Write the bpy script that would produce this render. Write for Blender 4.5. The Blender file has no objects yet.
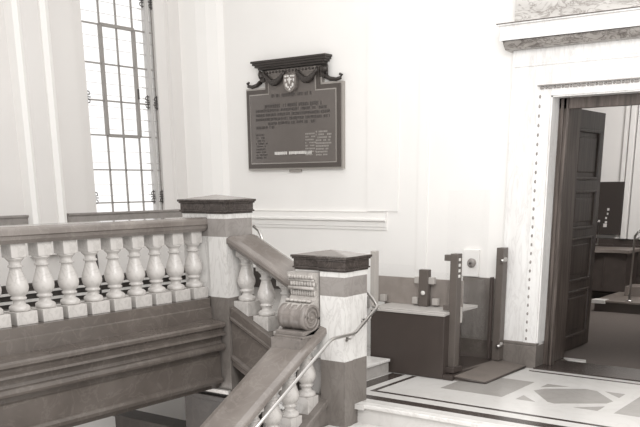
import bpy, bmesh, math, random
from mathutils import Vector, Matrix
random.seed(7)
S = bpy.context.scene
C = S.collection
PI = math.pi

# ------------------------------------------------------------------ camera
cam_d = bpy.data.cameras.new('camera'); cam = bpy.data.objects.new('camera', cam_d); C.objects.link(cam)
R = Matrix(((0.80450265, -0.16100199, 0.57171133),
            (0.59389202, 0.23139553, -0.77055069),
            (-0.00823125, 0.95944487, 0.28177612)))
cam.matrix_world = Matrix.Translation((0, 0, 1.6)) @ R.to_4x4()
cam_d.sensor_fit = 'HORIZONTAL'; cam_d.sensor_width = 36.0
cam_d.lens = 856.0 / 640.0 * 36.0
cam_d.shift_x = -5.0 / 640.0
cam_d.shift_y = (436.0 - 213.5) / 640.0
cam_d.clip_start = 0.05; cam_d.clip_end = 200
S.camera = cam

# ------------------------------------------------------------------ world, lights, exposure
w = bpy.data.worlds.new('sky'); S.world = w; w.use_nodes = True
bg = w.node_tree.nodes['Background']
bg.inputs[0].default_value = (1.0, 0.985, 0.97, 1); bg.inputs[1].default_value = 1.15

def area(name, loc, target, size, power, size_y=None, color=(1, .985, .97)):
    l = bpy.data.lights.new(name, 'AREA'); l.energy = power; l.color = color
    l.shape = 'RECTANGLE'; l.size = size; l.size_y = size_y or size
    o = bpy.data.objects.new(name, l); C.objects.link(o); o.location = loc
    o.rotation_euler = (Vector(target) - Vector(loc)).to_track_quat('-Z', 'Y').to_euler()
    return o
area('right_wall_fill', (-1.0, 2.6, 3.4), (-3.9, 7.2, 1.0), 2.4, 125)  # unseen fill light, added to brighten the right-hand wall
area('far_room_fill', (-2.6, 10.6, 3.35), (-3.8, 13.0, 1.9), 1.6, 140)  # added fill without a fixture, aimed to brighten the far wall
area('lower_hall_fill', (-5.4, 3.6, -.4), (-6.6, 7.2, -1.0), 1.2, 26)  # unseen fill added under the gallery to lift the lower walls
sun_d = bpy.data.lights.new('overhead_fill_sun', 'SUN'); sun_d.energy = 0.8; sun_d.angle = 0.9; sun_d.color = (1, .985, .97)
sun = bpy.data.objects.new('overhead_fill_sun', sun_d); C.objects.link(sun)
sun.rotation_euler = Vector((0.30, 0.12, -0.9)).to_track_quat('-Z', 'Y').to_euler()  # added soft sun, aimed mostly downward to brighten upper faces
S.view_settings.view_transform = 'Standard'; S.view_settings.look = 'None'
S.view_settings.exposure = 0.13; S.view_settings.gamma = 1.0
S.view_settings.use_curve_mapping = False

# ------------------------------------------------------------------ materials
def lin(c):
    return tuple(((v / 255) / 12.92 if v / 255 <= .04045 else ((v / 255 + .055) / 1.055) ** 2.4) for v in c) + (1,)
def newmat(name):
    m = bpy.data.materials.new(name); m.use_nodes = True
    nt = m.node_tree; return m, nt, nt.nodes['Principled BSDF']
def plain(name, rgb, rough=.6, metal=0, spec=.5, noise=.0, nscale=8):
    m, nt, b = newmat(name)
    b.inputs['Roughness'].default_value = rough; b.inputs['Metallic'].default_value = metal
    b.inputs['Specular IOR Level'].default_value = spec
    if noise:
        t = nt.nodes.new('ShaderNodeTexCoord'); n = nt.nodes.new('ShaderNodeTexNoise')
        n.inputs['Scale'].default_value = nscale; n.inputs['Detail'].default_value = 5
        r = nt.nodes.new('ShaderNodeValToRGB'); c = lin(rgb)
        r.color_ramp.elements[0].position = .3; r.color_ramp.elements[1].position = .7
        r.color_ramp.elements[0].color = tuple(v * (1 - noise) for v in c[:3]) + (1,)
        r.color_ramp.elements[1].color = tuple(min(1, v * (1 + noise)) for v in c[:3]) + (1,)
        nt.links.new(t.outputs['Object'], n.inputs['Vector']); nt.links.new(n.outputs['Fac'], r.inputs['Fac'])
        nt.links.new(r.outputs['Color'], b.inputs['Base Color'])
    else:
        b.inputs['Base Color'].default_value = lin(rgb)
    return m
def marble(name, base, vein, scale=3, rough=.3, stretch=(1, 1, 1), amount=.6, width=.06, blotch=.25):
    m, nt, b = newmat(name); N = nt.nodes.new; L = nt.links.new
    t = N('ShaderNodeTexCoord'); mp = N('ShaderNodeMapping'); mp.inputs['Scale'].default_value = stretch
    mp.inputs['Rotation'].default_value = (.4, .5, .3)
    L(t.outputs['Object'], mp.inputs['Vector'])
    n1 = N('ShaderNodeTexNoise'); n1.inputs['Scale'].default_value = scale; n1.inputs['Detail'].default_value = 8
    n1.inputs['Roughness'].default_value = .6; n1.inputs['Distortion'].default_value = 1.2
    L(mp.outputs['Vector'], n1.inputs['Vector'])
    a = N('ShaderNodeMath'); a.operation = 'SUBTRACT'; a.inputs[1].default_value = .5; L(n1.outputs['Fac'], a.inputs[0])
    ab = N('ShaderNodeMath'); ab.operation = 'ABSOLUTE'; L(a.outputs[0], ab.inputs[0])
    r = N('ShaderNodeMapRange'); r.inputs['From Min'].default_value = 0; r.inputs['From Max'].default_value = width
    r.inputs['To Min'].default_value = amount; r.inputs['To Max'].default_value = 0; L(ab.outputs[0], r.inputs['Value'])
    n2 = N('ShaderNodeTexNoise'); n2.inputs['Scale'].default_value = scale * .8; n2.inputs['Detail'].default_value = 4
    L(mp.outputs['Vector'], n2.inputs['Vector'])
    r2 = N('ShaderNodeMapRange'); r2.inputs['From Min'].default_value = .35; r2.inputs['From Max'].default_value = .7
    r2.inputs['To Max'].default_value = blotch; L(n2.outputs['Fac'], r2.inputs['Value'])
    ad = N('ShaderNodeMath'); ad.operation = 'ADD'; ad.use_clamp = True
    L(r.outputs[0], ad.inputs[0]); L(r2.outputs[0], ad.inputs[1])
    mx = N('ShaderNodeMix'); mx.data_type = 'RGBA'; mx.inputs['A'].default_value = lin(base); mx.inputs['B'].default_value = lin(vein)
    L(ad.outputs[0], mx.inputs['Factor']); L(mx.outputs['Result'], b.inputs['Base Color'])
    b.inputs['Roughness'].default_value = rough
    return m
def wood(name, a, c, rough=.4, stretch=(30, 30, 2)):
    m, nt, b = newmat(name); N = nt.nodes.new; L = nt.links.new
    t = N('ShaderNodeTexCoord'); mp = N('ShaderNodeMapping'); mp.inputs['Scale'].default_value = stretch
    n = N('ShaderNodeTexNoise'); n.inputs['Scale'].default_value = 1.2; n.inputs['Detail'].default_value = 6
    r = N('ShaderNodeValToRGB'); r.color_ramp.elements[0].position = .35; r.color_ramp.elements[1].position = .7
    r.color_ramp.elements[0].color = lin(a); r.color_ramp.elements[1].color = lin(c)
    L(t.outputs['Object'], mp.inputs['Vector']); L(mp.outputs['Vector'], n.inputs['Vector'])
    L(n.outputs['Fac'], r.inputs['Fac']); L(r.outputs['Color'], b.inputs['Base Color'])
    b.inputs['Roughness'].default_value = rough
    return m
def glass(name, tint=(254, 254, 254), rough=0.0, alpha=.12):
    m, nt, b = newmat(name); N = nt.nodes.new; L = nt.links.new
    out = nt.nodes['Material Output']
    tr = N('ShaderNodeBsdfTransparent'); tr.inputs[0].default_value = lin(tint)
    gl = N('ShaderNodeBsdfGlossy'); gl.inputs['Roughness'].default_value = .02
    lw = N('ShaderNodeLayerWeight'); lw.inputs['Blend'].default_value = .12
    fr = N('ShaderNodeMapRange'); fr.inputs['To Min'].default_value = .01; fr.inputs['To Max'].default_value = .10; L(lw.outputs['Facing'], fr.inputs['Value'])
    mx = N('ShaderNodeMixShader'); L(fr.outputs[0], mx.inputs[0]); L(tr.outputs[0], mx.inputs[1]); L(gl.outputs[0], mx.inputs[2])
    L(mx.outputs[0], out.inputs['Surface'])
    return m

M = {}
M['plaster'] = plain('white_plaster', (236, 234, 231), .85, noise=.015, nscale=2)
M['plaster_shaded'] = plain('shaded_white_plaster', (218, 215, 212), .85, noise=.015, nscale=2)  # white plaster greyed, so the window wall's shade is in the colour
M['plaster_low'] = plain('cream_plaster', (176, 172, 168), .85, noise=.03, nscale=2)
M['white_paint'] = plain('white_paint', (234, 232, 229), .7)
M['dado'] = marble('skirting_highlight_marble', (222, 220, 217), (192, 189, 186), 4, .35, amount=.3, blotch=.4)
M['rail'] = marble('brown_grey_rail_marble', (113, 106, 101), (154, 147, 141), 5, .14, (1, 1, 1), .2, .03, .35)
M['fascia'] = marble('dark_brown_fascia_marble', (90, 83, 78), (124, 116, 110), 4.5, .2, (1, 1, 1), .25, .03, .35)
M['bal'] = marble('pale_veined_baluster_marble', (194, 190, 186), (140, 136, 131), 9, .25, (1, 1, 1), .28, .05, .2)
M['white'] = marble('white_veined_marble', (216, 214, 211), (172, 168, 164), 5, .25, (2, 2, .6), .4, .04, .2)
M['surround'] = marble('white_streaked_surround_marble', (238, 237, 235), (196, 192, 189), 4, .3, (3, 3, .6), .3, .05, .35)
M['band'] = marble('mid_grey_band_marble', (148, 143, 139), (120, 114, 110), 6, .25, (1, 1, 1), .3, .05, .3)
M['base'] = marble('grey_base_marble', (122, 116, 111), (98, 92, 87), 5, .3, (1.5, 1.5, .8), .4, .05, .4)
M['cap'] = marble('black_cap_marble', (56, 50, 47), (104, 95, 90), 14, .25, (1, 1, 1), .4, .04, .2)
M['consolelight'] = marble('pale_carved_marble', (186, 181, 176), (124, 118, 113), 8, .35, (1, 1, 1), .3, .05, .3)
M['console'] = marble('carved_grey_marble', (134, 127, 122), (92, 87, 83), 8, .35, (1, 1, 1), .3, .05, .3)
M['cornband'] = marble('brecciated_grey_marble', (168, 163, 158), (104, 98, 94), 9, .3, (1, 1, 2), .8, .06, .5)
M['friezemarble'] = marble('veined_frieze_marble', (206, 203, 199), (140, 134, 129), 4, .35, (1, 1, 2.5), .7, .04, .4)
M['step'] = marble('pale_step_marble', (222, 220, 217), (168, 163, 158), 4, .3, (1, 1, 1), .3, .05, .25)
M['riser'] = marble('grey_riser_marble', (180, 176, 172), (146, 141, 137), 4, .35, (1, 1, 1), .3, .05, .4)
M['floor'] = marble('pale_floor_marble', (208, 206, 203), (184, 180, 176), 3, .2, (1, 1, 1), .2, .04, .3)
M['inlay'] = marble('grey_inlay_marble', (160, 157, 153), (146, 142, 138), 5, .22, (1, 1, 1), .3, .05, .4)
M['black'] = marble('black_inlay_marble', (58, 51, 48), (84, 77, 72), 6, .25, (1, 1, 1), .3, .05, .2)
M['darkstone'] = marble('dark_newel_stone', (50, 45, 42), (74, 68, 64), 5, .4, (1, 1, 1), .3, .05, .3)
M['wood'] = wood('dark_oak', (50, 43, 39), (84, 74, 68))
M['woodlite'] = wood('worn_oak_frame', (60, 52, 47), (104, 94, 88))
M['lift'] = plain('dark_lift_paint', (66, 58, 54), .45, noise=.05)
M['liftlight'] = plain('pale_lift_trim', (176, 172, 168), .4)
M['liftpanel'] = plain('grey_lift_panel', (146, 138, 132), .3, noise=.1, nscale=12)
M['clamp'] = plain('grey_clamp_metal', (172, 167, 162), .4)
M['post'] = plain('dark_grey_post', (92, 85, 80), .4, noise=.06)
M['ramp'] = plain('brown_rubber_ramp', (112, 104, 98), .6, noise=.12, nscale=6)
M['chrome'] = plain('polished_steel', (190, 187, 184), .28, metal=1)
M['bronze'] = plain('dark_bronze', (104, 98, 94), .22, metal=.35, spec=.8, noise=.06, nscale=4)
M['bronze_edge'] = plain('worn_bronze_edge', (168, 163, 158), .3, metal=.5)
M['bronze_mid'] = plain('mid_bronze_border', (86, 80, 76), .3, metal=.35)
M['bronze_dark'] = plain('blackened_bronze', (62, 57, 54), .35, metal=.3)
M['bronze_light'] = plain('pale_worn_letters', (150, 145, 140), .4)
M['bronze_letter'] = plain('dark_letters', (74, 69, 66), .5)
M['pale'] = plain('pale_enamel', (214, 211, 207), .35)
M['iron'] = plain('grey_window_iron', (146, 142, 138), .6)
M['irondark'] = plain('dark_window_iron', (72, 68, 66), .6)
M['lead'] = plain('pale_lead', (186, 184, 182), .6)
M['carpet'] = plain('grey_carpet', (98, 90, 85), .95, noise=.06, nscale=30)
M['farwall'] = plain('cream_room_wall', (218, 215, 212), .85)
M['board'] = plain('dark_notice_board', (58, 52, 49), .4)
M['panelwood'] = plain('dark_wainscot_wood', (70, 62, 58), .45, noise=.1)
M['desk'] = plain('brown_desk_top', (120, 111, 105), .4)
M['glass'] = glass('clear_glass')

# ------------------------------------------------------------------ builders
class MB:
    def __init__(s): s.bm = bmesh.new()
    def _add(s, vs, fs, smooth=False):
        V = [s.bm.verts.new(v) for v in vs]
        for f in fs:
            try:
                F = s.bm.faces.new([V[i] for i in f]); F.smooth = smooth
            except ValueError: pass
        return V
    def box(s, x0, x1, y0, y1, z0, z1, bev=0):
        t = bmesh.new()
        vs = [(x, y, z) for z in (z0, z1) for y in (y0, y1) for x in (x0, x1)]
        V = [t.verts.new(v) for v in vs]
        for f in ((0, 2, 3, 1), (4, 5, 7, 6), (0, 1, 5, 4), (2, 6, 7, 3), (0, 4, 6, 2), (1, 3, 7, 5)): t.faces.new([V[i] for i in f])
        if bev: bmesh.ops.bevel(t, geom=t.edges[:], offset=bev, segments=2, affect='EDGES', profile=.5)
        s.merge(t); return s
    def merge(s, t, mat=None):
        me = bpy.data.meshes.new('tmp'); t.to_mesh(me); t.free()
        if mat is not None: me.transform(mat)
        s.bm.from_mesh(me); bpy.data.meshes.remove(me)
    def prism(s, poly, axis, a, b, smooth=False):
        """poly: 2D points in the two other axes (x,y,z order), extruded along axis"""
        def P(p, t):
            q = list(p); q.insert(axis, t); return tuple(q)
        n = len(poly)
        vs = [P(p, a) for p in poly] + [P(p, b) for p in poly]
        fs = [(i, (i + 1) % n, n + (i + 1) % n, n + i) for i in range(n)] + [tuple(range(n)), tuple(range(n, 2 * n))]
        s._add(vs, fs, smooth); return s
    def sweep(s, prof, P, Q, side):
        """vertical-ended sweep: prof = list of (offset along side, z) from P to Q"""
        P = Vector(P); Q = Vector(Q); sd = Vector(side); n = len(prof)
        vs = [P + sd * o + Vector((0, 0, z)) for o, z in prof] + [Q + sd * o + Vector((0, 0, z)) for o, z in prof]
        fs = [(i, (i + 1) % n, n + (i + 1) % n, n + i) for i in range(n)] + [tuple(range(n)), tuple(range(n, 2 * n))]
        s._add(vs, fs); return s
    def lathe(s, prof, c=(0, 0, 0), seg=20, axis=2):
        vs = []; n = len(prof)
        for r, z in prof:
            for k in range(seg):
                a = 2 * PI * k / seg
                if axis == 2: v = (c[0] + r * math.cos(a), c[1] + r * math.sin(a), c[2] + z)
                elif axis == 0: v = (c[0] + z, c[1] + r * math.cos(a), c[2] + r * math.sin(a))
                else: v = (c[0] + r * math.cos(a), c[1] + z, c[2] + r * math.sin(a))
                vs.append(v)
        fs = [(i * seg + k, i * seg + (k + 1) % seg, (i + 1) * seg + (k + 1) % seg, (i + 1) * seg + k) for i in range(n - 1) for k in range(seg)]
        V = s._add(vs, fs, True)
        for idx in (0, n - 1):
            try: s.bm.faces.new([V[idx * seg + k] for k in range(seg)])
            except ValueError: pass
        return s
    def tube(s, pts, r, seg=10, cap=True):
        pts = [Vector(p) for p in pts]; rings = []
        up = Vector((0, 0, 1))
        for i, p in enumerate(pts):
            d = ((pts[min(i + 1, len(pts) - 1)] - p).normalized() + (p - pts[max(i - 1, 0)]).normalized())
            if d.length < 1e-6: d = pts[min(i + 1, len(pts) - 1)] - pts[max(i - 1, 0)]
            d.normalize()
            a = d.cross(up)
            if a.length < .05: a = d.cross(Vector((0, 1, 0)))
            a.normalize(); b = d.cross(a)
            rr = r[i] if isinstance(r, (list, tuple)) else r
            rings.append([s.bm.verts.new(p + (a * math.cos(2 * PI * k / seg) + b * math.sin(2 * PI * k / seg)) * rr) for k in range(seg)])
        for i in range(len(rings) - 1):
            for k in range(seg):
                f = s.bm.faces.new([rings[i][k], rings[i][(k + 1) % seg], rings[i + 1][(k + 1) % seg], rings[i + 1][k]]); f.smooth = True
        if cap:
            s.bm.faces.new(rings[0]); s.bm.faces.new(rings[-1])
        return s
    def ball(s, c, r, sx=1, sy=1, sz=1, u=10, v=7):
        t = bmesh.new(); bmesh.ops.create_uvsphere(t, u_segments=u, v_segments=v, radius=r)
        for f in t.faces: f.smooth = True
        s.merge(t, Matrix.Translation(c) @ Matrix.Diagonal((sx, sy, sz, 1))); return s
    def build(s, name, mat, parent=None, mats=None):
        bmesh.ops.recalc_face_normals(s.bm, faces=s.bm.faces[:])
        off = Vector((0, 0, 0)); r = parent
        while r: off += r.location; r = r.parent
        if parent is None:
            xs = [v.co for v in s.bm.verts]
            lo = Vector([min(v[i] for v in xs) for i in range(3)]); hi = Vector([max(v[i] for v in xs) for i in range(3)])
            off = Vector(((lo.x + hi.x) / 2, (lo.y + hi.y) / 2, lo.z))
        bmesh.ops.translate(s.bm, verts=s.bm.verts[:], vec=-off)
        me = bpy.data.meshes.new(name); s.bm.to_mesh(me); s.bm.free()
        for m in (mats or [mat]): me.materials.append(m)
        o = bpy.data.objects.new(name, me); C.objects.link(o)
        if parent is not None: o.parent = parent
        else: o.location = off
        return o
def thing(name, label, cat, loc, group=None):
    o = bpy.data.objects.new(name, None); C.objects.link(o); o.location = loc; o.empty_display_size = .1
    o['label'] = label; o['category'] = cat
    if group: o['group'] = group
    return o
def tag(o, label, cat, group=None):
    o['label'] = label; o['category'] = cat
    if group: o['group'] = group
    return o
def struct(o, label=None, cat=None):
    o['kind'] = 'structure'
    if label: o['label'] = label
    if cat: o['category'] = cat
    return o

YW = 7.25                     # face of the wall that carries plaque and doorway
K = YW / 7.15
def wx(x): return x * K
def wz(z): return 1.6 + (z - 1.6) * K
XW = -7.10                    # face of the window wall
KX = XW / -6.9
def vy(y): return y * KX
def vz(z): return 1.6 + (z - 1.6) * KX

# ================================================================== SHELL
# main wall with doorway
DX0, DX1, DZ = wx(-2.945), -1.33, wz(2.28)
b = MB()
b.box(-7.4, DX0, YW, YW + .25, -2.2, 4.6)
b.box(DX1, 0.6, YW, YW + .25, -2.2, 4.6)
b.box(DX0, DX1, YW, YW + .25, DZ, 4.6)
b.box(DX0, DX1, YW, YW + .25, -2.2, -.02)
# shallow pilasters towards the doorway and the corner pier
b.box(wx(-4.772), wx(-4.42), YW - .012, YW, wz(1.35), 4.6)
b.box(wx(-4.205), wx(-4.10), YW - .012, YW, .8, 4.6)
b.prism([(XW, YW - .20), (XW + .20, YW - .16), (wx(-6.70), YW - .12), (wx(-6.60), YW - .06), (wx(-6.56), YW), (XW, YW)], 2, wz(1.30), 4.6)
struct(b.build('wall_back', M['plaster']), 'white plaster wall with bronze tablet and doorway', 'wall')

# window wall with splayed opening
wy0, wy1, wz0, wz1 = vy(5.63), vy(6.56), vz(1.352), 4.4
b = MB()
T = .15
b.box(XW - T, XW, 1.5, vy(5.49), -2.2, 4.6)
b.box(XW - T, XW, vy(6.70), YW + .25, -2.2, 4.6)
b.box(XW - T, XW, vy(5.49), vy(6.70), -2.2, wz0 - .06)
b.box(XW - T, XW, vy(5.49), vy(6.70), wz1, 4.6)
# splayed jambs
b.prism([(XW, vy(5.49)), (XW - .03, vy(5.50)), (XW - .03, vy(5.54)), (XW - .05, vy(5.645)), (XW - T, vy(5.645)), (XW - T, vy(5.49))], 2, wz0 - .06, wz1)
b.prism([(XW, vy(6.70)), (XW - .03, vy(6.685)), (XW - .03, vy(6.665)), (XW - .06, vy(6.56)), (XW - T, vy(6.56)), (XW - T, vy(6.70))], 2, wz0 - .06, wz1)
# wide pilaster with bevelled edges, and the edge of the next one
p0, p1 = vy(4.80), vy(5.235)
b.prism([(XW, p0), (XW + .07, p0 + .03), (XW + .09, p0 + .13), (XW + .09, p1 - .17), (XW + .07, p1 - .06), (XW, p1)], 2, vz(1.0), 4.6)
struct(b.build('wall_window', M['plaster_shaded']), 'white plaster wall with tall leaded window', 'wall')

b = MB()
for a_, c_ in ((p0 - .005, p0 + .10), (p1 - .165, p1 - .05)):
    b.prism([(XW + .0, a_), (XW + .10, a_ + .012), (XW + .12, (a_ + c_) / 2), (XW + .10, c_ - .012), (XW + .0, c_)], 2, vz(.99), 4.6)
struct(b.build('trim_9', M['white_paint']), 'white rounded edge mouldings of the wall pilaster left of the window', 'moulding')

struct(MB().box(-7.25, -5.9, 2.5, YW + .25, 4.6, 4.75).build('shade_soffit', M['plaster']), 'unseen white soffit strip added to shade the window wall', 'ceiling')  # out of view, added to darken the top of the wall

# dado rail, both walls
def dado_prof(s=1):
    return [(0, wz(1.175)), (.012 * s, wz(1.175)), (.014 * s, wz(1.20)), (.022 * s, wz(1.205)), (.022 * s, wz(1.25)), (.05 * s, wz(1.262)), (.05 * s, wz(1.275)), (.022 * s, wz(1.285)), (.022 * s, wz(1.335)), (.03 * s, wz(1.345)), (0, wz(1.345))]
b = MB(); b.sweep(dado_prof(), (XW + .1, YW, 0), (wx(-4.543), YW, 0), (0, -1, 0))
struct(b.build('trim_1', M['white_paint']), 'pale marble dado rail on plaster wall under the tablet', 'dado rail')
b = MB()
for a_, c_ in ((vy(5.235), YW - .02), (2.0, p0)):
    b.sweep([(0, vz(1.24)), (.03, vz(1.24)), (.035, vz(1.27)), (.035, vz(1.33)), (.05, vz(1.345)), (.05, vz(1.36)), (0, vz(1.36))], (XW, a_, 0), (XW, c_, 0), (1, 0, 0))
struct(b.build('trim_2', M['band']), 'grey marble ledge below the leaded window', 'window ledge')

# skirting and mouldings with painted-in highlights on the window wall over the gallery floor
b = MB()
b.sweep([(0, .52), (.05, .52), (.05, .57), (.03, .58), (.03, .63), (.05, .64), (.05, .665), (.02, .68), (.02, .72), (0, .73)], (XW, 2.0, 0), (XW, YW, 0), (1, 0, 0))
b.box(XW, -4.9, YW - .03, YW, .52, .73)
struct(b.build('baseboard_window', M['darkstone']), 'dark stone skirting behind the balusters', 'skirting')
b = MB()
b.box(XW + .05, XW + .075, 2.0, YW - .05, .565, .59); b.box(XW + .05, XW + .065, 2.0, YW - .05, .64, .662)
struct(b.build('trim_3', M['dado']), 'moulded lines with painted highlight on dark skirting behind the balusters', 'moulding')

# ---------------------------------------------------------------- window
win = bpy.data.objects.new('window_1', None); C.objects.link(win); win.location = (XW - .06, (wy0 + wy1) / 2, wz0)
struct(win, 'tall leaded window with iron casement', 'window')
GX = XW - .10
kk = GX / -6.95
ys = [5.66, 5.848, 6.052, 6.255]
b = MB(); b.box(GX - .004, GX + .004, wy0 - .02, wy1 + .02, wz0 - .02, wz1)
b.build('pane', M['glass'], win)
hz = [1.445, 1.757, 2.078, 2.394, 2.724, 3.067, 3.40, 3.74]
HZ = [1.6 + (z - 1.6) * kk for z in hz]; YS = [y * kk for y in ys]
b = MB()
for y in YS[1:]: b.box(GX - .01, GX + .012, y - .005, y + .005, wz0, wz1)
for z in HZ: b.box(GX - .01, GX + .012, wy0, wy1, z - .0065, z + .0065)
b.box(GX - .02, GX + .02, wy0 - .01, wy0 + .012, wz0, wz1)
b.box(GX - .01, GX + .01, wy1 - .012, wy1 + .01, wz0, wz1)
b.build('glazing_bar', M['iron'], win)
b = MB()
ym = 6.435 * kk
b.box(GX - .02, GX + .04, ym - .032, ym - .008, wz0, wz1); b.box(GX - .02, GX + .025, ym + .004, ym + .018, wz0, wz1)
b.build('mullion', M['lead'], win)
b = MB()
z = wz0 + .06
while z < wz1:
    if min(abs(z - h) for h in HZ) > .05:
        for (a_, c_) in ((ym - .10, ym - .035), (ym + .02, wy1)):
            b.box(GX - .006, GX + .01, a_, c_, z - .004, z + .004)
        for (a_, c_) in ((wy0, YS[1]), (YS[1], YS[2]), (YS[2], YS[3]), (YS[3], ym - .1)):
            b.box(GX - .003, GX + .005, a_ + .01, c_ - .01, z - .0015, z + .0015)
    z += .107
b.box(GX - .006, GX + .01, ym + .055, ym + .062, wz0, wz1)
b.build('leading', M['lead'], win)
b = MB()   # casement frame
ca, cb, c0, c1 = YS[1], YS[3], HZ[2], HZ[5]
for (a_, c_, e, f) in ((ca - .016, ca + .012, c0, c1), (cb - .012, cb + .016, c0, c1), (ca, cb, c0 - .016, c0 + .014), (ca, cb, c1 - .014, c1 + .016)):
    b.box(GX - .012, GX + .03, a_, c_, e, f, .003)
cs = b.build('casement', M['iron'], win)
MB().box(GX + .03, GX + .045, cb - .012, cb + .006, 2.46, 2.56, .003).build('handle', M['irondark'], cs)
def curl(yc, zc):
    b = MB()
    b.tube([(GX + .02, yc, zc - .07), (GX + .02, yc, zc + .07)], .005, 6)
    for sg in (-1, 1):
        for sz in (-1, 1):
            pts = [(GX + .02, yc + sg * (.012 + .020 * math.sin(t)), zc + sz * (.018 + .018 * (1 - math.cos(t)))) for t in [i * .5 for i in range(8)]]
            b.tube([(GX + .02, yc, zc + sz * .018)] + pts, .005, 6)
    b.tube([(GX + .02, yc - .04, zc), (GX + .02, yc + .04, zc)], .006, 6)
    return b
for yc in (wy0 + .035, ym - .05, ym + .075):
    for zc in (HZ[0] + .05, HZ[3] + .02, HZ[5] + .29):
        if zc > 3.2 and yc < wy0 + .1: continue
        curl(yc, zc).build('iron_scroll', M['irondark'], win)
# window bottom sill in the reveal
struct(MB().box(XW - T, XW + .01, vy(5.49), vy(6.70), wz0 - .07, wz0 - .01).build('trim_4', M['plaster']), 'white sill of the leaded window', 'window sill')

# ================================================================== FLOORS
b = MB()
b.box(-4.9, 0.6, 5.24, YW + .02, -.16, 0)
b.box(-3.74, -3.5, 5.20, 5.26, -.04, 0)
struct(b.build('floor', M['floor']), 'pale marble landing floor with dark border lines', 'floor')
def inlay(polys, mat, name, z=.0012):
    b = MB()
    for p in polys:
        n = len(p)
        b._add([(x, y, z) for x, y in p] + [(x, y, z - .004) for x, y in p], [tuple(range(n)), tuple(range(n, 2 * n))] + [(i, (i + 1) % n, n + (i + 1) % n, n + i) for i in range(n)])
    return struct(b.build(name, mat))
def rect(a, c, d, e): return [(a, d), (c, d), (c, e), (a, e)]
inlay([rect(-3.94, .5, 5.395, 5.50), rect(-3.93, -3.80, 5.50, 6.30)], M['black'], 'floor_border')
inlay([rect(-3.72, .5, 5.625, 5.665), rect(-3.72, -3.68, 5.665, 6.30), rect(-2.98, .5, 7.05, 7.085)], M['black'], 'floor_line')
cells = []
def cell(x0):
    y0, y1 = 6.03, 6.66; xc = x0 + .32; yc = (y0 + y1) / 2; g = .075
    r = [[(x0 + .0, yc + .03), (x0 + .05, yc + .14), (xc + .0, y1), (xc + .10, y1 - .02), (x0 + .64, yc + .03), (x0 + .62, yc - .06), (xc - .02, y0 + .03), (xc - .08, y0 + .05)]]
    r += [[(x0, y1 - .15), (x0, y1), (x0 + .18, y1)], [(x0, y0 + .15), (x0, y0), (x0 + .16, y0)], [(x0 + .64, y1 - .15), (x0 + .64, y1), (x0 + .48, y1)], [(x0 + .64, y0 + .16), (x0 + .64, y0), (x0 + .46, y0)]]
    return r
polys = cell(-2.64) + [rect(-3.30, -2.755, 6.03, 6.66), rect(-1.88, -1.32, 6.03, 6.66)] + cell(-1.22)
inlay(polys, M['inlay'], 'floor_inlay')
# threshold of the doorway
b = MB(); b.box(DX0 + .003, DX1 - .003, 7.16, 7.62, -.02, .012)
struct(b.build('floor_threshold', M['black']), 'black marble threshold of the doorway', 'threshold')

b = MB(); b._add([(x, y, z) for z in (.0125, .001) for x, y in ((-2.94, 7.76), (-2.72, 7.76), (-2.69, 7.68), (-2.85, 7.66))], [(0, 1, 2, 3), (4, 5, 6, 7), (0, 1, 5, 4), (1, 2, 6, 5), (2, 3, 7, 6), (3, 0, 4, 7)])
tag(b.build('pale_floor_sliver', M['step']), 'small pale sliver on the floor at the foot of the open door', 'floor strip')  # thin pale quad lying on the floor by the leaf

# steps down from the landing towards the camera
st = thing('staircase', 'pale marble steps going down from the landing edge in the foreground', 'stairs', (-2.4, 4.6, -1.2))
for k in range(8):
    y1_ = 5.24 - .28 * k; zt = -.155 * k
    if k > 0: MB().box(-3.72, 0.4, y1_, y1_ + .30, zt - .028, zt, .006).build('tread', M['step'], st)
    MB().box(-3.72, 0.4, y1_ + .02, y1_ + .04 + .26, zt - .155, zt - .03).build('riser', M['riser'], st)
MB().box(-3.72, .4, 5.215, 5.30, -.03, .0008, .006).build('nosing', M['step'], st)

# steps up to the gallery
us = thing('staircase', 'pale marble steps rising from the landing behind the nearer pier', 'stairs', (-4.3, 5.8, 0))
for k in range(3):
    x1_ = -3.94 - .28 * k
    MB().box(x1_ - .30, x1_, 5.39, 6.285, .13 * k + .105, .13 * (k + 1), .006).build('tread', M['step'], us)
    MB().box(x1_ - .30, x1_ - .02, 5.39, 6.285, .13 * k + .002, .13 * k + .103).build('riser', M['riser'], us)

# gallery slab
b = MB()
b.box(XW, -5.16, 1.8, YW, .40, .52)
b.box(-5.16, -4.80, 5.40, YW, .40, .52)
struct(b.build('floor_gallery', M['inlay']), 'stone gallery floor behind the long balustrade', 'floor')
b = MB()
b.box(XW, .6, 1.5, YW + .1, -2.35, -2.2)
struct(b.build('floor_lower', M['riser']), 'lower hall floor', 'floor')

# gallery fascia
F = [(-5.16, .73), (-4.875, .73), (-4.875, .66), (-4.865, .652), (-4.865, .565), (-4.73, .548), (-4.715, .535), (-4.715, .515), (-4.745, .495), (-4.75, .475),
     (-4.725, .462), (-4.72, .445), (-4.77, .435), (-4.775, .395), (-4.765, .375)]
for i in range(7):
    a = PI / 2 - PI * i / 6; F.append((-4.755 + .03 * math.cos(a), .345 + .03 * math.sin(a)))
F += [(-4.80, .305), (-4.80, .275), (-4.79, .265), (-4.79, .10), (-4.775, .09), (-4.765, .07), (-4.77, .045), (-4.80, .035), (-4.82, .0), (-5.16, .0)]
b = MB(); b.prism(F, 1, 1.8, 5.03)
struct(b.build('trim_5', M['fascia']), 'dark moulded marble fascia below the long balustrade', 'fascia')
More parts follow.
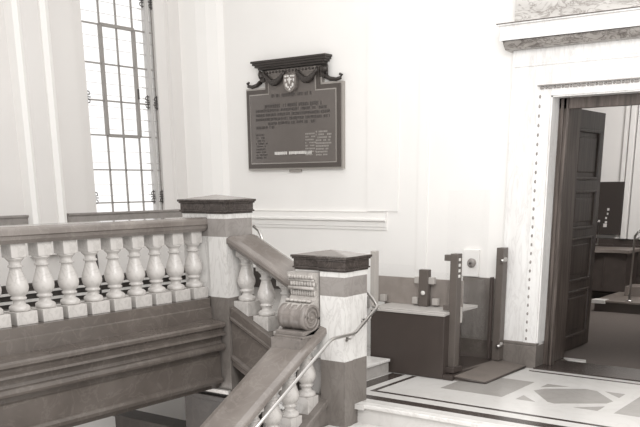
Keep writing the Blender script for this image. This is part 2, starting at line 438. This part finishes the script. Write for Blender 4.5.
# void below: lower back wall tone and dark parapet
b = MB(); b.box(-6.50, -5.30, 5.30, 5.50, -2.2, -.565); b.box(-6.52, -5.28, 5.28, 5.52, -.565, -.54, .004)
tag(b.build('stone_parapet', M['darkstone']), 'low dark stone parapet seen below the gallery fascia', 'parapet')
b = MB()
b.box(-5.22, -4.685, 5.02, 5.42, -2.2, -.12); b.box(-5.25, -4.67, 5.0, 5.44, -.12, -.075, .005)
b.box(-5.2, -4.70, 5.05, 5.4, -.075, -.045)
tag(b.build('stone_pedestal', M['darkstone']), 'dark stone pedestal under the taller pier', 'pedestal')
tag(MB().box(-4.95, -4.69, 5.0, 5.035, -.045, -.012, .004).build('stone_ledge', M['bal']), 'small pale ledge under the foot of the taller pier', 'ledge') 

# ================================================================== PIERS
def cap_stack(b, x0, x1, y0, y1, zt):
    for (o, a, c, bv) in ((.028, -.018, 0, .004), (.020, -.030, -.018, .003), (.010, -.082, -.030, .002), (.018, -.096, -.082, .004), (.006, -.108, -.096, .001)):
        b.box(x0 - o, x1 + o, y0 - o, y1 + o, zt + a, zt + c, bv)
def pyramid(b, x0, x1, y0, y1, z, h, ax):
    o = .02; px, py = ax
    b._add([(x0 - o, y0 - o, z), (x1 + o, y0 - o, z), (x1 + o, y1 + o, z), (x0 - o, y1 + o, z), (px, py, z + h)], [(0, 1, 4), (1, 2, 4), (2, 3, 4), (3, 0, 4), (0, 3, 2, 1)])
def pier(label, main, corner, zt, zbase, zfoot, footmain=None):
    x0, x1, y0, y1 = main; cx0, cx1, cy0, cy1 = corner
    t = thing('newel_pier', label, 'pier', ((x0 + x1) / 2, (y0 + y1) / 2, zfoot))
    cz = zt - .108
    def lay(name, mat, a, c, gap=0):
        b = MB(); b.box(x0, x1, y0, y1, a, c); b.box(cx0, cx1, cy0, cy1, a, c)
        b.build(name, mat, t)
    lay('base_shaft', M['base'], zfoot, zbase)
    lay('shaft', M['white'], zbase, cz - .175)
    lay('grey_band', M['band'], cz - .175, cz - .037)
    lay('necking', M['white'], cz - .037, cz)
    b = MB(); cap_stack(b, x0, x1, y0, y1, zt); cap_stack(b, cx0, cx1, cy0, cy1, zt - .0005)
    b.build('cap', M['cap'], t)
    b = MB(); pyramid(b, x0, x1, y0, y1, zt, .035, ((x0 + x1) / 2, (y0 + y1) / 2))
    b.build('cap_top', M['band'], t)
    return t
pf = pier('taller veined marble newel pier with black cap at end of long balustrade', (-5.18, -4.70, 5.07, 5.37), (-4.88, -4.69, 5.045, 5.12), 1.496, .74, -.045)
pn = pier('shorter newel pier with black cap and carved scroll console above the stairs', (-4.045, -3.575, 5.10, 5.36), (-3.785, -3.565, 5.055, 5.16), 1.104, .345, -1.6)

# carved console with volute on the near pier
cz0 = .665; cy0 = 4.962
cons = MB()
prof = []
# S-shaped body in (y,z)
body = [(5.10, .985), (4.985, .985), (4.99, .955), (5.01, .93), (5.035, .90), (5.045, .86), (5.035, .82), (5.0, .785), (4.95, .765), (4.90, .73), (4.90, .60), (5.10, .56)]
cons.prism(body, 0, -4.035, -3.80)
con = cons.build('console', M['consolelight'], pn)
b = MB()
R0 = .098
segs = 48; bprof = [(0, -.145), (R0 * .85, -.145), (R0, -.135), (R0 * 1.0, -.10), (R0 * .90, -.085), (R0 * 1.02, -.06), (R0 * .90, -.035), (R0 * .97, -.02), (R0 * .97, .02), (R0 * .90, .035), (R0 * 1.02, .06), (R0 * .90, .085), (R0, .10), (R0, .135), (R0 * .85, .145), (0, .145)]
b.lathe([(max(r, .001), z * .84) for r, z in bprof], (-3.92, cy0, cz0), 36, 0)
b.build('volute', M['console'], con)
for sx, X in ((1, -3.797), (-1, -4.043)):
    b = MB()
    pts = []
    for i in range(60):
        t = i / 59; a = -PI / 2 + t * 2.4 * 2 * PI; r = .088 * (1 - t) ** .8 + .012
        pts.append((X, cy0 + r * math.cos(a), cz0 + r * math.sin(a)))
    b.tube(pts, [.012 - .005 * i / 59 for i in range(60)], 8)
    b.ball((X, cy0, cz0), .016)
    b.build('spiral', M['console'], con)
b = MB()   # gadroons and leaf rows
for j in range(9):
    x = -4.018 + .0255 * j
    b.ball((x, 5.018, .905), .014, 1, .9, 1.9)
    b.ball((x, 4.992, .955), .013, 1, .8, 1.2)
for j in range(11):
    x = -4.022 + .021 * j
    b.ball((x, 5.025, .835), .010, 1, 1.3, 2.6)
for j in range(6):
    x = -4.015 + .039 * j
    b.ball((x, 4.965, .785), .022, 1.1, 1.1, .55)
b.tube([(-4.035, 5.0, .872), (-3.80, 5.0, .872)], .012, 8)
b.tube([(-4.035, 5.008, .93), (-3.80, 5.008, .93)], .009, 8)
b.build('carving', M['consolelight'], con)
b = MB()
b.box(-4.045, -3.785, 4.845, 5.06, .545, .575, .004); b.box(-4.055, -3.775, 4.83, 5.06, .525, .545, .004)
b.prism([(4.80, .44), (5.09, .60), (5.09, .528), (4.80, .528)], 0, -4.05, -3.78)
b.build('console_plinth', M['console'], con)

# ================================================================== BALUSTRADES
def baluster_mb(h_low, rz=False, top_slope=0, top_axis='y', bot_drop=0, bs=.080):
    """baluster standing at z=0 with total height .515; optional lower block extension"""
    b = MB(); H = .515
    b.box(-bs * .95, bs * .95, -bs, bs, -bot_drop, .085, .003)
    p = [(.057, .085), (.061, .095), (.060, .112), (.052, .122), (.037, .130), (.033, .146), (.037, .158), (.046, .162), (.047, .172), (.040, .178), (.040, .183), (.050, .195),
         (.060, .215), (.064, .238), (.062, .262), (.053, .292), (.042, .325), (.035, .352), (.033, .366), (.043, .370), (.044, .380), (.034, .385), (.034, .402), (.041, .412), (.052, .424), (.054, .432)]
    p = [(r * 1.13, z) for r, z in p]
    b.lathe(p, (0, 0, 0), 24)
    b.box(-.056, .056, -.056, .056, .432, H + h_low, .003)
    return b
def copies(proto, spots, parent, drop):
    for i, l in enumerate(spots):
        o = proto if i == 0 else proto.copy()
        if i: C.objects.link(o)
        o.parent = parent; o.location = Vector(l) - parent.location - Vector((0, 0, drop))

rail_prof = lambda zt, x0, x1: [(x0, zt), (x1, zt), (x1 + .0, zt - .004), (x1, zt - .03), (x1 - .008, zt - .036), (x1 - .008, zt - .05), (x1 - .03, zt - .07), (x1 - .045, zt - .10), (x0 + .045, zt - .10), (x0 + .03, zt - .07), (x0 + .008, zt - .05), (x0 + .008, zt - .036), (x0, zt - .03)]
# gallery balustrade (level)
g = thing('balustrade', 'long level marble balustrade of the gallery at left, in front of the window wall', 'balustrade', (-5.02, 3.5, .73))
b = MB(); zt = 1.352
prof = [(-5.16, zt), (-5.12, zt + .008), (-4.92, zt + .008), (-4.885, zt - .004), (-4.88, zt - .016), (-4.88, zt - .045), (-4.895, zt - .052), (-4.90, zt - .075), (-4.925, zt - .10), (-5.115, zt - .10), (-5.14, zt - .075), (-5.145, zt - .052), (-5.16, zt - .045)]
b.prism(prof, 1, 1.8, 5.065)
b.build('handrail', M['rail'], g)
pb = baluster_mb(.01).build('baluster', M['bal']); drop = 0
copies(pb, [(-5.0, 4.985 - .203 * k, .73) for k in range(15)], g, drop)

# upper raking balustrade, far pier down to near pier, along x
SL = .5
u = thing('balustrade', 'short sloping marble balustrade between the two piers', 'balustrade', (-4.35, 5.22, .4))
b = MB()
def ut(x): return 1.20 - SL * (x + 4.64)
rp = [(-.165, 0), (-.12, .012), (.12, .012), (.165, 0), (.17, -.012), (.17, -.04), (.155, -.05), (.15, -.062), (.115, -.095), (-.115, -.095), (-.15, -.062), (-.155, -.05), (-.17, -.04), (-.17, -.012)]
b.sweep(rp, (-4.685, 5.215, ut(-4.65) + .002), (-4.66, 5.215, ut(-4.66)), (0, 1, 0))
b.sweep(rp, (-4.66, 5.215, ut(-4.66)), (-4.035, 5.215, ut(-4.035)), (0, 1, 0))
b.build('handrail', M['rail'], u)
pu = baluster_mb(.03, bot_drop=.07).build('baluster', M['bal']); drop = 0.07
def us_(x): return .645 - SL * (x + 4.64)
copies(pu, [(x, 5.19, us_(x) - .01) for x in (-4.62, -4.415, -4.21)], u, drop)
b = MB()
def string_prof():
    return [(.15, 0), (-.145, 0), (-.15, -.01), (-.15, -.075), (-.165, -.082), (-.165, -.10), (-.15, -.115), (-.14, -.125), (-.14, -.385), (-.165, -.40), (-.165, -.425), (-.15, -.44), (-.15, -.475), (.15, -.475)]
b.sweep(string_prof(), (-4.685, 5.21, us_(-4.685)), (-4.035, 5.21, us_(-4.035)), (0, 1, 0))
b.build('string', M['fascia'], u)

# lower raking balustrade, along -y below the console
SL2 = .555
l = thing('balustrade', 'wide sloping marble balustrade descending from the scroll console in the foreground', 'balustrade', (-3.89, 4.2, -1.2))
def lt(y): return .575 - SL2 * (5.04 - y)
b = MB(); b.sweep([(o * .99, z) for o, z in rp], (-3.895, 2.9, lt(2.9)), (-3.895, 5.095, lt(5.095)), (1, 0, 0))
b.build('handrail', M['rail'], l)
pl = baluster_mb(.0, bot_drop=.16, bs=.066).build('baluster', M['bal']); drop = 0.16
def ls(y): return .035 - SL2 * (5.04 - y)
copies(pl, [(-3.845, y, ls(y) + .035 - .03) for y in [4.955 - .205 * k for k in range(9)]], l, drop)
b = MB()
b.sweep([(-.15, 0), (.15, 0), (.155, -.012), (.155, -.05), (.14, -.06), (.14, -.40), (-.15, -.40)], (-3.875, 2.9, ls(2.9)), (-3.875, 5.095, ls(5.095)), (1, 0, 0))
b.build('string', M['base'], l)

# metal handrail fixed beside the lower balustrade, bending round the near pier
HX = -3.50
h = thing('metal_handrail', 'polished tubular metal handrail bending round the shorter pier', 'handrail', (HX, 4.9, .0))
pts = [(HX, 2.9, -.48), (HX, 4.3, .285), (HX, 4.76, .538), (HX, 4.80, .556), (HX, 4.85, .562), (HX, 5.06, .560), (HX, 5.10, .568), (HX - .005, 5.38, .708), (HX - .03, 5.43, .72), (HX - .07, 5.445, .755), (HX - .14, 5.45, .82), (-4.60, 5.45, 1.06), (-4.655, 5.45, 1.085), (-4.668, 5.45, 1.19), (-4.70, 5.45, 1.245), (-4.755, 5.45, 1.28)]
MB().tube(pts, .0125, 12).build('tube', M['chrome'], h)
for (x, y, z) in ((HX, 5.30, .652), (HX, 5.08, .55)):
    MB().tube([(x, y, z), (x - .03, y, z - .03), (-3.562, y, z - .035)], .007, 8).tube([(-3.569, y, z - .035), (-3.562, y, z - .035)], .022, 12).build('bracket', M['chrome'], h)

# ================================================================== WALL TABLET
def tx(x): return x * 1.007
def tz_(z): return 1.6 + (z - 1.6) * 1.007
PY = YW - .01
tb = thing('memorial_tablet', 'dark bronze tablet with swags and crest hanging on the white wall', 'tablet', (tx(-5.67), YW, tz_(1.745)))
def P2(pts): return [(tx(x), tz_(z)) for x, z in pts]
def outline(o):
    x0, x1, z0, zs, zt_ = -6.285 + o, -5.065 - o, 1.750 + o, 2.548 - o, 2.70
    a0, a1 = -6.03 + o, -5.31 - o
    return [(x0, z0), (x1, z0), (x1, zs), (a1, zs), (a1, zs + .075), (a1, zt_), (a0, zt_), (a0, zs), (x0, zs)]
b = MB(); b.prism(P2(outline(0)), 1, PY - .035, YW)
b.build('frame', M['bronze_edge'], tb)
b = MB(); b.prism(P2(outline(.018)), 1, PY - .05, PY - .03); b.build('border', M['bronze_mid'], tb)
b = MB(); b.prism(P2(outline(.06)), 1, PY - .055, PY - .048); b.build('inner_edge', M['bronze_edge'], tb)
b = MB(); b.prism(P2(outline(.070)), 1, PY - .060, PY - .05); b.build('panel', M['bronze'], tb)
# cornice
b = MB()
def corn(b, x0, x1, yb, yf, lay):
    for (o, za, zb) in lay: b.box(tx(x0 + o), tx(x1 - o), yf + o, yb, tz_(za), tz_(zb), .002)
corn(b, -6.155, -5.215, YW, YW - .12, [(0, 2.775, 2.795), (.012, 2.755, 2.776), (.03, 2.735, 2.757), (.055, 2.715, 2.737), (.085, 2.700, 2.717)])
b.build('cornice', M['bronze_dark'], tb)
# side scroll brackets
for sx, cx in ((1, -6.045), (-1, -5.285)):
    b = MB()
    pts = [(tx(cx - sx * .02), YW - .05, tz_(2.70)), (tx(cx - sx * .03), YW - .06, tz_(2.67)), (tx(cx - sx * .015), YW - .06, tz_(2.64)), (tx(cx - sx * .03), YW - .06, tz_(2.60)), (tx(cx - sx * .08), YW - .055, tz_(2.575)), (tx(cx - sx * .15), YW - .05, tz_(2.565)), (tx(cx - sx * .20), YW - .05, tz_(2.575)), (tx(cx - sx * .215), YW - .05, tz_(2.60)), (tx(cx - sx * .19), YW - .05, tz_(2.61))]
    b.tube(pts, [.03, .028, .026, .024, .020, .018, .018, .016, .012], 8)
    b.box(min(tx(cx - sx * .03), tx(cx + sx * .03)), max(tx(cx - sx * .03), tx(cx + sx * .03)), YW - .07, YW - .01, tz_(2.60), tz_(2.70), .006)
    b.build('scroll_bracket', M['bronze_dark'], tb)
for (xa, xb) in ((-6.0, -5.74), (-5.59, -5.33)):
    b = MB(); n = 13; pts = []; rr = []
    for i in range(n):
        t = i / (n - 1); pts.append((tx(xa + (xb - xa) * t), YW - .09, tz_(2.675 - .095 * math.sin(PI * t)))); rr.append(.012 + .020 * math.sin(PI * t))
    b.tube(pts, rr, 10)
    for i in range(1, n - 1):
        p = pts[i]
        for s_ in (-1, 1): b.ball((p[0], p[1] - .012, p[2] + s_ * rr[i] * .4), rr[i] * .55)
    b.build('swag', M['bronze_dark'], tb)
b = MB()   # leaf frieze between swags
for i in range(16):
    x = -5.98 + i * .0415
    b.ball((tx(x), YW - .07, tz_(2.683)), .012, 1.1, 1, 1)
b.build('frieze', M['bronze_dark'], tb)
# crest: pale shield with relief
cx, cz = -5.662, 2.565
b = MB()
sh = [(-.075, .075), (-.04, .085), (0, .07), (.04, .085), (.075, .075), (.078, .0), (.06, -.05), (.03, -.075), (0, -.085), (-.03, -.075), (-.06, -.05), (-.078, 0)]
b.prism([(tx(cx + x), tz_(cz + z)) for x, z in sh], 1, YW - .105, YW - .06)
cr = b.build('crest', M['console'], tb)
b = MB()
for (x, z, r, sx, sz) in ((-.05, .06, .012, 1.2, .8), (-.02, .062, .012, 1.2, .8), (.02, .062, .012, 1.2, .8), (.05, .06, .012, 1.2, .8), (-.052, .025, .011, .8, 1.6), (.052, .025, .011, .8, 1.6), (-.04, -.02, .012, 1, 1.7), (.04, -.02, .012, 1, 1.7), (0, .02, .016, .6, 2.2), (-.018, .03, .010, 1.2, 1), (.018, .03, .010, 1.2, 1), (-.02, -.04, .011, 1.2, .9), (.02, -.04, .011, 1.2, .9), (0, -.06, .012, 1, 1)):
    b.ball((tx(cx + x), YW - .108, tz_(cz + z)), r, sx, .7, sz)
b.build('crest_relief', M['pale'], cr)
# worn, unreadable lettering: rows of short raised strokes
def strokes(rows, mat, name, h=.02):
    for (x0, x1, z) in rows:
        b = MB(); x = x0
        while x < x1 - .005:
            wdt = random.uniform(.008, .017)
            if random.random() > .13: b.box(tx(x), tx(min(x + wdt, x1)), PY - .0625, PY - .059, tz_(z - h / 2 * random.uniform(.75, 1)), tz_(z + h / 2))
            x += wdt + .005
        b.build(name, mat, tb)
strokes([(-5.93, -5.42, 2.46), (-6.02, -5.30, 2.365)], M['bronze_letter'], 'lettering', .034)
strokes([(-6.14, -5.20, 2.325 - .042 * k) for k in range(3)] + [(-5.98, -5.38, 2.20), (-6.14, -5.9, 2.165)], M['bronze_letter'], 'lettering', .028)
strokes([(-6.15, -6.15 + random.uniform(.11, .17), 2.095 - .028 * k) for k in range(9)], M['bronze_letter'], 'lettering', .016)
strokes([(-5.50, -5.50 + random.uniform(.08, .15), 2.085 - .028 * k) for k in range(8)], M['bronze_light'], 'lettering', .014)
strokes([(-5.37, -5.37 + random.uniform(.14, .20), 2.10 - .027 * k) for k in range(9)], M['bronze_light'], 'lettering', .016)
strokes([(-5.90, -5.40, 1.91)], M['pale'], 'lettering', .03)
MB().box(tx(-5.75), tx(-5.60), YW - .03, YW, tz_(1.725), tz_(1.75), .004).build('support_bracket', M['bronze_edge'], tb)

# ================================================================== DOORWAY SURROUND
ds = bpy.data.objects.new('trim_6', None); C.objects.link(ds); ds.location = (-2.2, YW, 0); struct(ds, 'white marble doorway surround with cornice', 'door surround')
SX0, SX1 = wx(-3.30), -1.0
b = MB()
for (a_, c_) in ((SX0, DX0), (DX1, SX1)):
    b.box(a_, c_, YW - .05, YW, .225, wz(2.66))
b.box(DX0, DX1, YW - .05, YW, DZ, wz(2.66))
# inner raised fillet
b.box(wx(-3.06), DX0 + .001, YW - .065, YW - .05, .225, DZ + .085); b.box(DX1 - .001, DX1 + .12, YW - .065, YW - .05, .225, DZ + .085)
b.box(DX0, DX1, YW - .065, YW - .05, DZ, DZ + .085)
# reveal linings
b.box(DX0 - .001, DX0 + .012, YW - .05, YW + .12, .225, DZ); b.box(DX0, DX1, YW - .05, YW + .12, DZ - .012, DZ + .001)
b.box(SX0 + .02, SX1 - .02, YW - .06, YW - .045, wz(2.515), wz(2.535), .003)
b.build('architrave', M['surround'], ds)
b = MB()
z = .26
bx = wx(-3.035)
while z < DZ + .02:
    b.ball((bx, YW - .066, z), .010, .9, .7, 1.5); z += .075
bead = b.build('bead_column', M['band'], ds)
b = MB(); x = bx
while x < SX1 - .2:
    b.box(x, x + .034, YW - .083, YW - .065, DZ + .052, DZ + .072, .004); b.ball((x + .052, YW - .07, DZ + .062), .011); x += .07
b.box(bx - .02, SX1 - .18, YW - .09, YW - .06, DZ + .076, DZ + .084)
b.build('bead_course', M['band'], ds)
b = MB()
b.box(SX0 - .02, DX0 + .012, YW - .075, YW + .12, 0, .20, .004); b.box(SX0 - .012, DX0 + .006, YW - .068, YW, .20, .228, .006)
b.box(DX1 - .01, SX1 + .02, YW - .075, YW + .12, 0, .20, .004)
b.build('plinth', M['base'], ds)
# cornice
cf = YW - .20
def cpoly(x_off, pr): pass
b = MB()
b.box(-3.405, -.8, cf, YW, 2.722, 2.835, .004); b.box(-3.425, -.78, cf - .02, YW, 2.835, 2.847, .003)
b.build('cornice_fascia', M['surround'], ds)
MB().box(-3.43, -.78, cf - .025, cf - .0, 2.847, 2.853).build('lead_flashing', M['post'], ds)
b = MB(); b.sweep([(0, 2.722), (-.025, 2.722), (-.035, 2.70), (-.06, 2.675), (-.08, 2.66), (-.2, 2.655), (-.2, 2.722)][::1], (-3.385, cf, 0), (-.85, cf, 0), (0, -1, 0))
b.build('ovolo', M['cornband'], ds)
b = MB(); b.box(wx(-3.27), -1.05, YW - .12, YW, 2.847, 3.5)
b.build('upper_frieze', M['friezemarble'], ds)

# wooden door frame and leaf
dr = bpy.data.objects.new('door_1', None); C.objects.link(dr); dr.location = (-2.2, YW + .2, 0); struct(dr, 'tall dark panelled oak door standing open', 'door')
b = MB()
fx = DX0 + .013
for (o, y0, y1, x1) in ((0, YW + .10, YW + .16, .085), (0, YW + .16, YW + .22, .065), (0, YW + .22, YW + .50, .045)):
    b.box(fx, fx + x1, y0, y1, .012, DZ - .013, .003)
    b.box(fx, DX1 - .005, y0, y1, DZ - .013 - x1, DZ - .013, .003)
b.box(DX1 - .07, DX1 - .005, YW + .10, YW + .5, .012, DZ - .02)
b.box(fx + .02, fx + .045, YW + .085, YW + .10, .012, DZ - .0135, .003); b.box(fx + .065, fx + .082, YW + .085, YW + .10, .012, DZ - .0135, .003)
b.build('door_frame', M['woodlite'], dr)
LX = -3.03; ly0, ly1 = YW + .53, 8.66; LT = 2.235
b = MB(); b.box(LX - .055, LX, ly0, ly1, .015, LT, .003)
lf = b.build('door_leaf', M['wood'], dr)
for (za, zb) in ((1.62, 2.07), (1.17, 1.53), (.68, 1.10), (.14, .60)):
    pm = MB()
    a_, c_ = ly0 + .15, ly1 - .14
    for (q0, q1, r0, r1) in ((a_, c_, za, za + .028), (a_, c_, zb - .028, zb), (a_, a_ + .028, za, zb), (c_ - .028, c_, za, zb)):
        pm.box(LX - .004, LX + .022, q0, q1, r0, r1, .007)
    pm.box(LX - .004, LX + .008, a_ + .07, c_ - .07, za + .07, zb - .07, .007)
    pm.build('panel_moulding', M['wood'], lf)
b = MB(); hy = ly1 + .055
b.tube([(LX - .03, ly1 - .03, 1.22), (LX + .0, hy, 1.22), (LX, hy, 1.0), (LX - .03, ly1 - .03, 1.0)], .010, 8)
b.build('pull_handle', M['chrome'], lf)
MB().ball((LX + .012, ly0 + .03, .95), .014).build('door_stud', M['chrome'], lf)
MB().box(LX - .0, LX + .03, ly0 - .01, ly0 + .03, .02, .34, .004).ball((LX + .02, ly0 - .01, .06), .03, .8, .8, 1.6).build('floor_hinge', M['woodlite'], lf)

# ================================================================== PLATFORM LIFT
lift = thing('platform_lift', 'dark platform lift cabinet with low glass panels beside the doorway', 'lift', (-3.8, 6.7, 0))
LXL, LXR, LF, LB = -4.17, -3.435, 6.31, 6.62
MB().box(LXL, LXR, LF, LB, .003, .535, .004).build('cabinet', M['lift'], lift)
MB().box(LXL, LXR + .004, LF - .010, LF + .02, .536, .556, .003).build('edge_trim', M['liftlight'], lift)
MB().box(LXL, LXR, LF + .022, LB + .30, .54, .566, .003).build('top_ledge', M['liftlight'], lift)
MB().box(-4.36, LXR - .01, LB + .02, LB + .04, .567, .80).build('rear_panel', M['liftpanel'], lift)
b = MB(); b.box(-4.36, -3.90, LB - .02, LB - .01, .60, .915); gp = b.build('glass_panel', M['glass'], lift)
MB().box(-3.79, LXR, LB - .02, LB - .01, .60, .865).build('glass_panel', M['glass'], lift)
pp = MB().box(-3.835, -3.745, LB - .06, LB - .0, .567, .885, .004).build('control_post', M['post'], lift)
MB().lathe([(.001, -.012), (.019, -.012), (.019, .0), (.001, .0)], (-3.785, LB - .061, .685), 16, 1).build('button', M['pale'], pp)
for (x, z) in ((-3.86, .79), (-3.72, .79), (-3.88, .61), (-3.68, .61), (-4.22, .61)):
    MB().box(x - .028, x + .028, LB - .045, LB - .003, z - .028, z + .03, .004).build('clamp', M['clamp'], lift)
MB().box(-4.175, -4.125, LF - .0, LF + .06, .567, 1.045, .004).build('corner_post', M['clamp'], lift)
# platform and ramp
b = MB()
b.prism([(-3.43, 6.31), (-3.34, 6.31), (-3.34, 7.17), (-3.43, 7.17)], 2, .003, .045)
b.box(-4.15, -3.43, 6.62, 7.17, .003, .045)
b.build('sill_plate', M['lift'], lift)
b = MB()
v = [(-3.41, 6.34, .045), (-3.34, 7.165, .05), (-3.06, 7.165, .018), (-3.065, 6.372, .014)]
b._add(v + [(x, y, .002) for x, y, z in v], [(0, 1, 2, 3), (4, 5, 6, 7), (0, 1, 5, 4), (1, 2, 6, 5), (2, 3, 7, 6), (3, 0, 4, 7)])
b.build('ramp', M['ramp'], lift)
b = MB()
b.tube([(-3.41, 6.335, .03), (-3.063, 6.365, .008)], .009, 6); b.tube([(-3.063, 6.365, .008), (-3.058, 7.16, .010)], .009, 6)
b.build('ramp_edge', M['lift'], lift)
# gate: two posts and glass
gp1 = MB().box(-3.445, -3.375, 6.40, 6.48, .052, 1.045, .004).build('gate_post', M['post'], lift)
gp2 = MB().box(-3.355, -3.285, 7.08, 7.17, .052, 1.055, .004).build('gate_post', M['post'], lift)
for k in range(4): MB().box(-3.374, -3.368, 6.415, 6.445, .985 - .045 * k, 1.01 - .045 * k, .002).build('indicator_light', M['pale'], gp1)
MB().box(-3.47, -3.36, 6.36, 6.52, .052, .10, .005).build('post_foot', M['lift'], gp1)
MB().box(-3.405, -3.365, 6.481, 6.50, .47, .60, .003).build('hinge', M['clamp'], gp1)
b = MB(); b.box(-3.375, -3.365, 6.50, 7.075, .07, .80); b.build('gate_glass', M['glass'], lift)
b = MB(); b.box(-3.385, -3.36, 7.03, 7.07, .07, .80, .003); b.build('gate_edge', M['lift'], lift)
for z in (.955, .20):
    MB().tube([(-3.285, 7.11, z), (-3.265, 7.07, z), (-3.28, 7.02, z - .01)], .014, 8).ball((-3.28, 7.10, z), .022).build('latch', M['chrome'], gp2)
for (z0_, z1_) in ((.985, 1.035), (.575, .62)): MB().box(-3.50, -3.446, 6.40, 6.44, z0_, z1_, .003).build('pane_clamp', M['post'], gp1)
b = MB(); b.box(-3.46, -3.45, 6.36, 7.1, .60, 1.545); b.build('tall_glass', M['glass'], lift)

# grey marble dado behind the lift and lighter streaked part
b = MB(); b.box(wx(-4.54), -3.75, YW - .03, YW, 0, .72); b.box(-3.75, SX0 - .02, YW - .03, YW, 0, .20)
struct(b.build('baseboard_back', M['fascia']), 'dark marble panel at wall foot behind the lift', 'skirting')
b = MB(); b.box(-3.75, SX0 - .02, YW - .028, YW, .20, .77)
struct(b.build('trim_7', M['base']), 'streaked marble panel behind the lift gate', 'wall panel')
# intercom plate
ic = thing('call_panel', 'pale square call panel with round keyhole behind the gate post', 'call panel', (wx(-3.625), YW, .78))
MB().box(wx(-3.70), wx(-3.545), YW - .03, YW, .775, 1.02, .005).build('plate', M['white_paint'], ic)
MB().lathe([(.001, -.05), (.03, -.05), (.042, -.035), (.042, -.02), (.001, -.02)], (wx(-3.61), YW - .012, .90), 18, 1).build('lock_ring', M['band'], ic)
MB().lathe([(.001, -.056), (.012, -.056), (.012, -.04), (.001, -.04)], (wx(-3.61), YW - .012, .90), 12, 1).build('lock', M['irondark'], ic)

# pole behind the balusters
tag(MB().tube([(-6.98, 5.64, .53), (-7.03, 5.65, 1.17)], .012, 8).build('window_pole', M['irondark']), 'thin dark pole leaning on the wall, seen between the balusters', 'pole')

# ================================================================== FAR ROOM
b = MB()
b.box(-6.2, 0.6, YW + .25, 13.2, -.1, 0.0)
struct(b.build('floor_carpet', M['carpet']), 'grey carpeted floor of the room beyond', 'floor')
b = MB()
b.box(-6.2, .6, 13.0, 13.2, 0, 3.5); b.box(-6.3, -6.2, YW + .25, 13.2, 0, 3.5); b.box(.6, .7, YW + .25, 13.2, 0, 3.5)
b.box(-4.25, -4.18, 12.94, 13.0, .8, 3.5, .01); b.box(-4.16, -4.08, 12.90, 13.0, .8, 3.5, .01); b.box(-4.06, -3.7, 12.93, 13.0, .8, 3.5)
struct(b.build('wall_far', M['farwall']), 'cream wall of the room beyond the doorway', 'wall')
struct(MB().box(-6.3, .7, YW + .25, 13.2, 3.5, 3.6).build('ceiling', M['farwall']), 'ceiling of the room beyond', 'ceiling')
b = MB(); b.box(-6.2, .6, 12.96, 13.0, 0, .80)
for i in range(8):
    x = -6.0 + i * .62; b.box(x, x + .5, 12.945, 12.96, .28, .72, .01)
struct(b.build('trim_8', M['panelwood']), 'dark panelled wainscot in the room beyond', 'wainscot')
nb = thing('notice_board', 'dark framed board with white marks on the far room wall', 'board', (-4.5, 12.95, .86))
MB().box(-4.86, -4.165, 12.90, 12.94, .855, 1.605, .004).build('panel', M['board'], nb)
for (x, z, ww, hh) in ((-4.38, 1.20, .03, .035), (-4.38, 1.14, .02, .03), (-4.40, 1.08, .025, .03), (-4.40, 1.02, .03, .03), (-4.42, .965, .05, .05)):
    MB().box(x, x + ww, 12.893, 12.90, z, z + hh).build('mark', M['pale'], nb)
for i in range(5): MB().box(-4.66 + i * .04, -4.635 + i * .04, 12.893, 12.90, 1.03 + .02 * (i % 2), 1.065 + .02 * (i % 2)).build('mark', M['pale'], nb)
dk = thing('counter_desk', 'dark wooden counter with curved brown top in the far room', 'desk', (-4.2, 12.3, .12))
b = MB(); n = 10
top = [(-4.9, 12.0)] + [(-4.3 + .55 * i / n, 12.0 + .10 * math.sin(PI * i / n / 1.2)) for i in range(n + 1)] + [(-3.75, 12.7), (-4.9, 12.7)]
b.prism([(x, y) for x, y in top], 2, .66, .70); b.build('desk_top', M['desk'], dk)
b = MB(); b.box(-4.85, -3.80, 12.15, 12.65, .12, .66); b.box(-4.12, -4.10, 12.135, 12.15, .2, .6); b.build('desk_front', M['panelwood'], dk)
pt = thing('stage_platform', 'low carpeted platform with lit corner painted pale beyond the doorway', 'platform', (-2, 12, 0))
MB().box(-3.80, .4, 11.0, 12.95, .001, .12).build('platform_base', M['panelwood'], pt)
MB().box(-3.82, .4, 10.98, 12.0, .12, .145, .004).build('platform_edge', M['desk'], pt)
MB().box(-3.83, -3.66, 10.96, 11.12, .105, .150, .003).build('lit_corner', M['pale'], pt)  # pale colour stands in for light on the platform's end
MB().box(-3.62, .4, 11.6, 11.95, .145, .27, .004).build('upper_step', M['desk'], pt)
rl = thing('stair_rail', 'slim chrome stair rail on the platform beyond the doorway', 'handrail', (-3.38, 11.1, .145))
MB().tube([(-3.395, 11.1, .146), (-3.395, 11.1, .95), (-3.36, 11.1, 1.0), (-3.1, 11.3, 1.18)], .016, 10).build('post', M['chrome'], rl)
MB().tube([(-3.395, 11.1, .90), (-3.34, 11.1, .93), (-3.1, 11.3, 1.08)], .012, 10).build('rail', M['chrome'], rl)
MB().lathe([(.001, 0), (.05, 0), (.045, .015), (.001, .02)], (-3.395, 11.1, .146), 16).build('foot_plate', M['chrome'], rl)
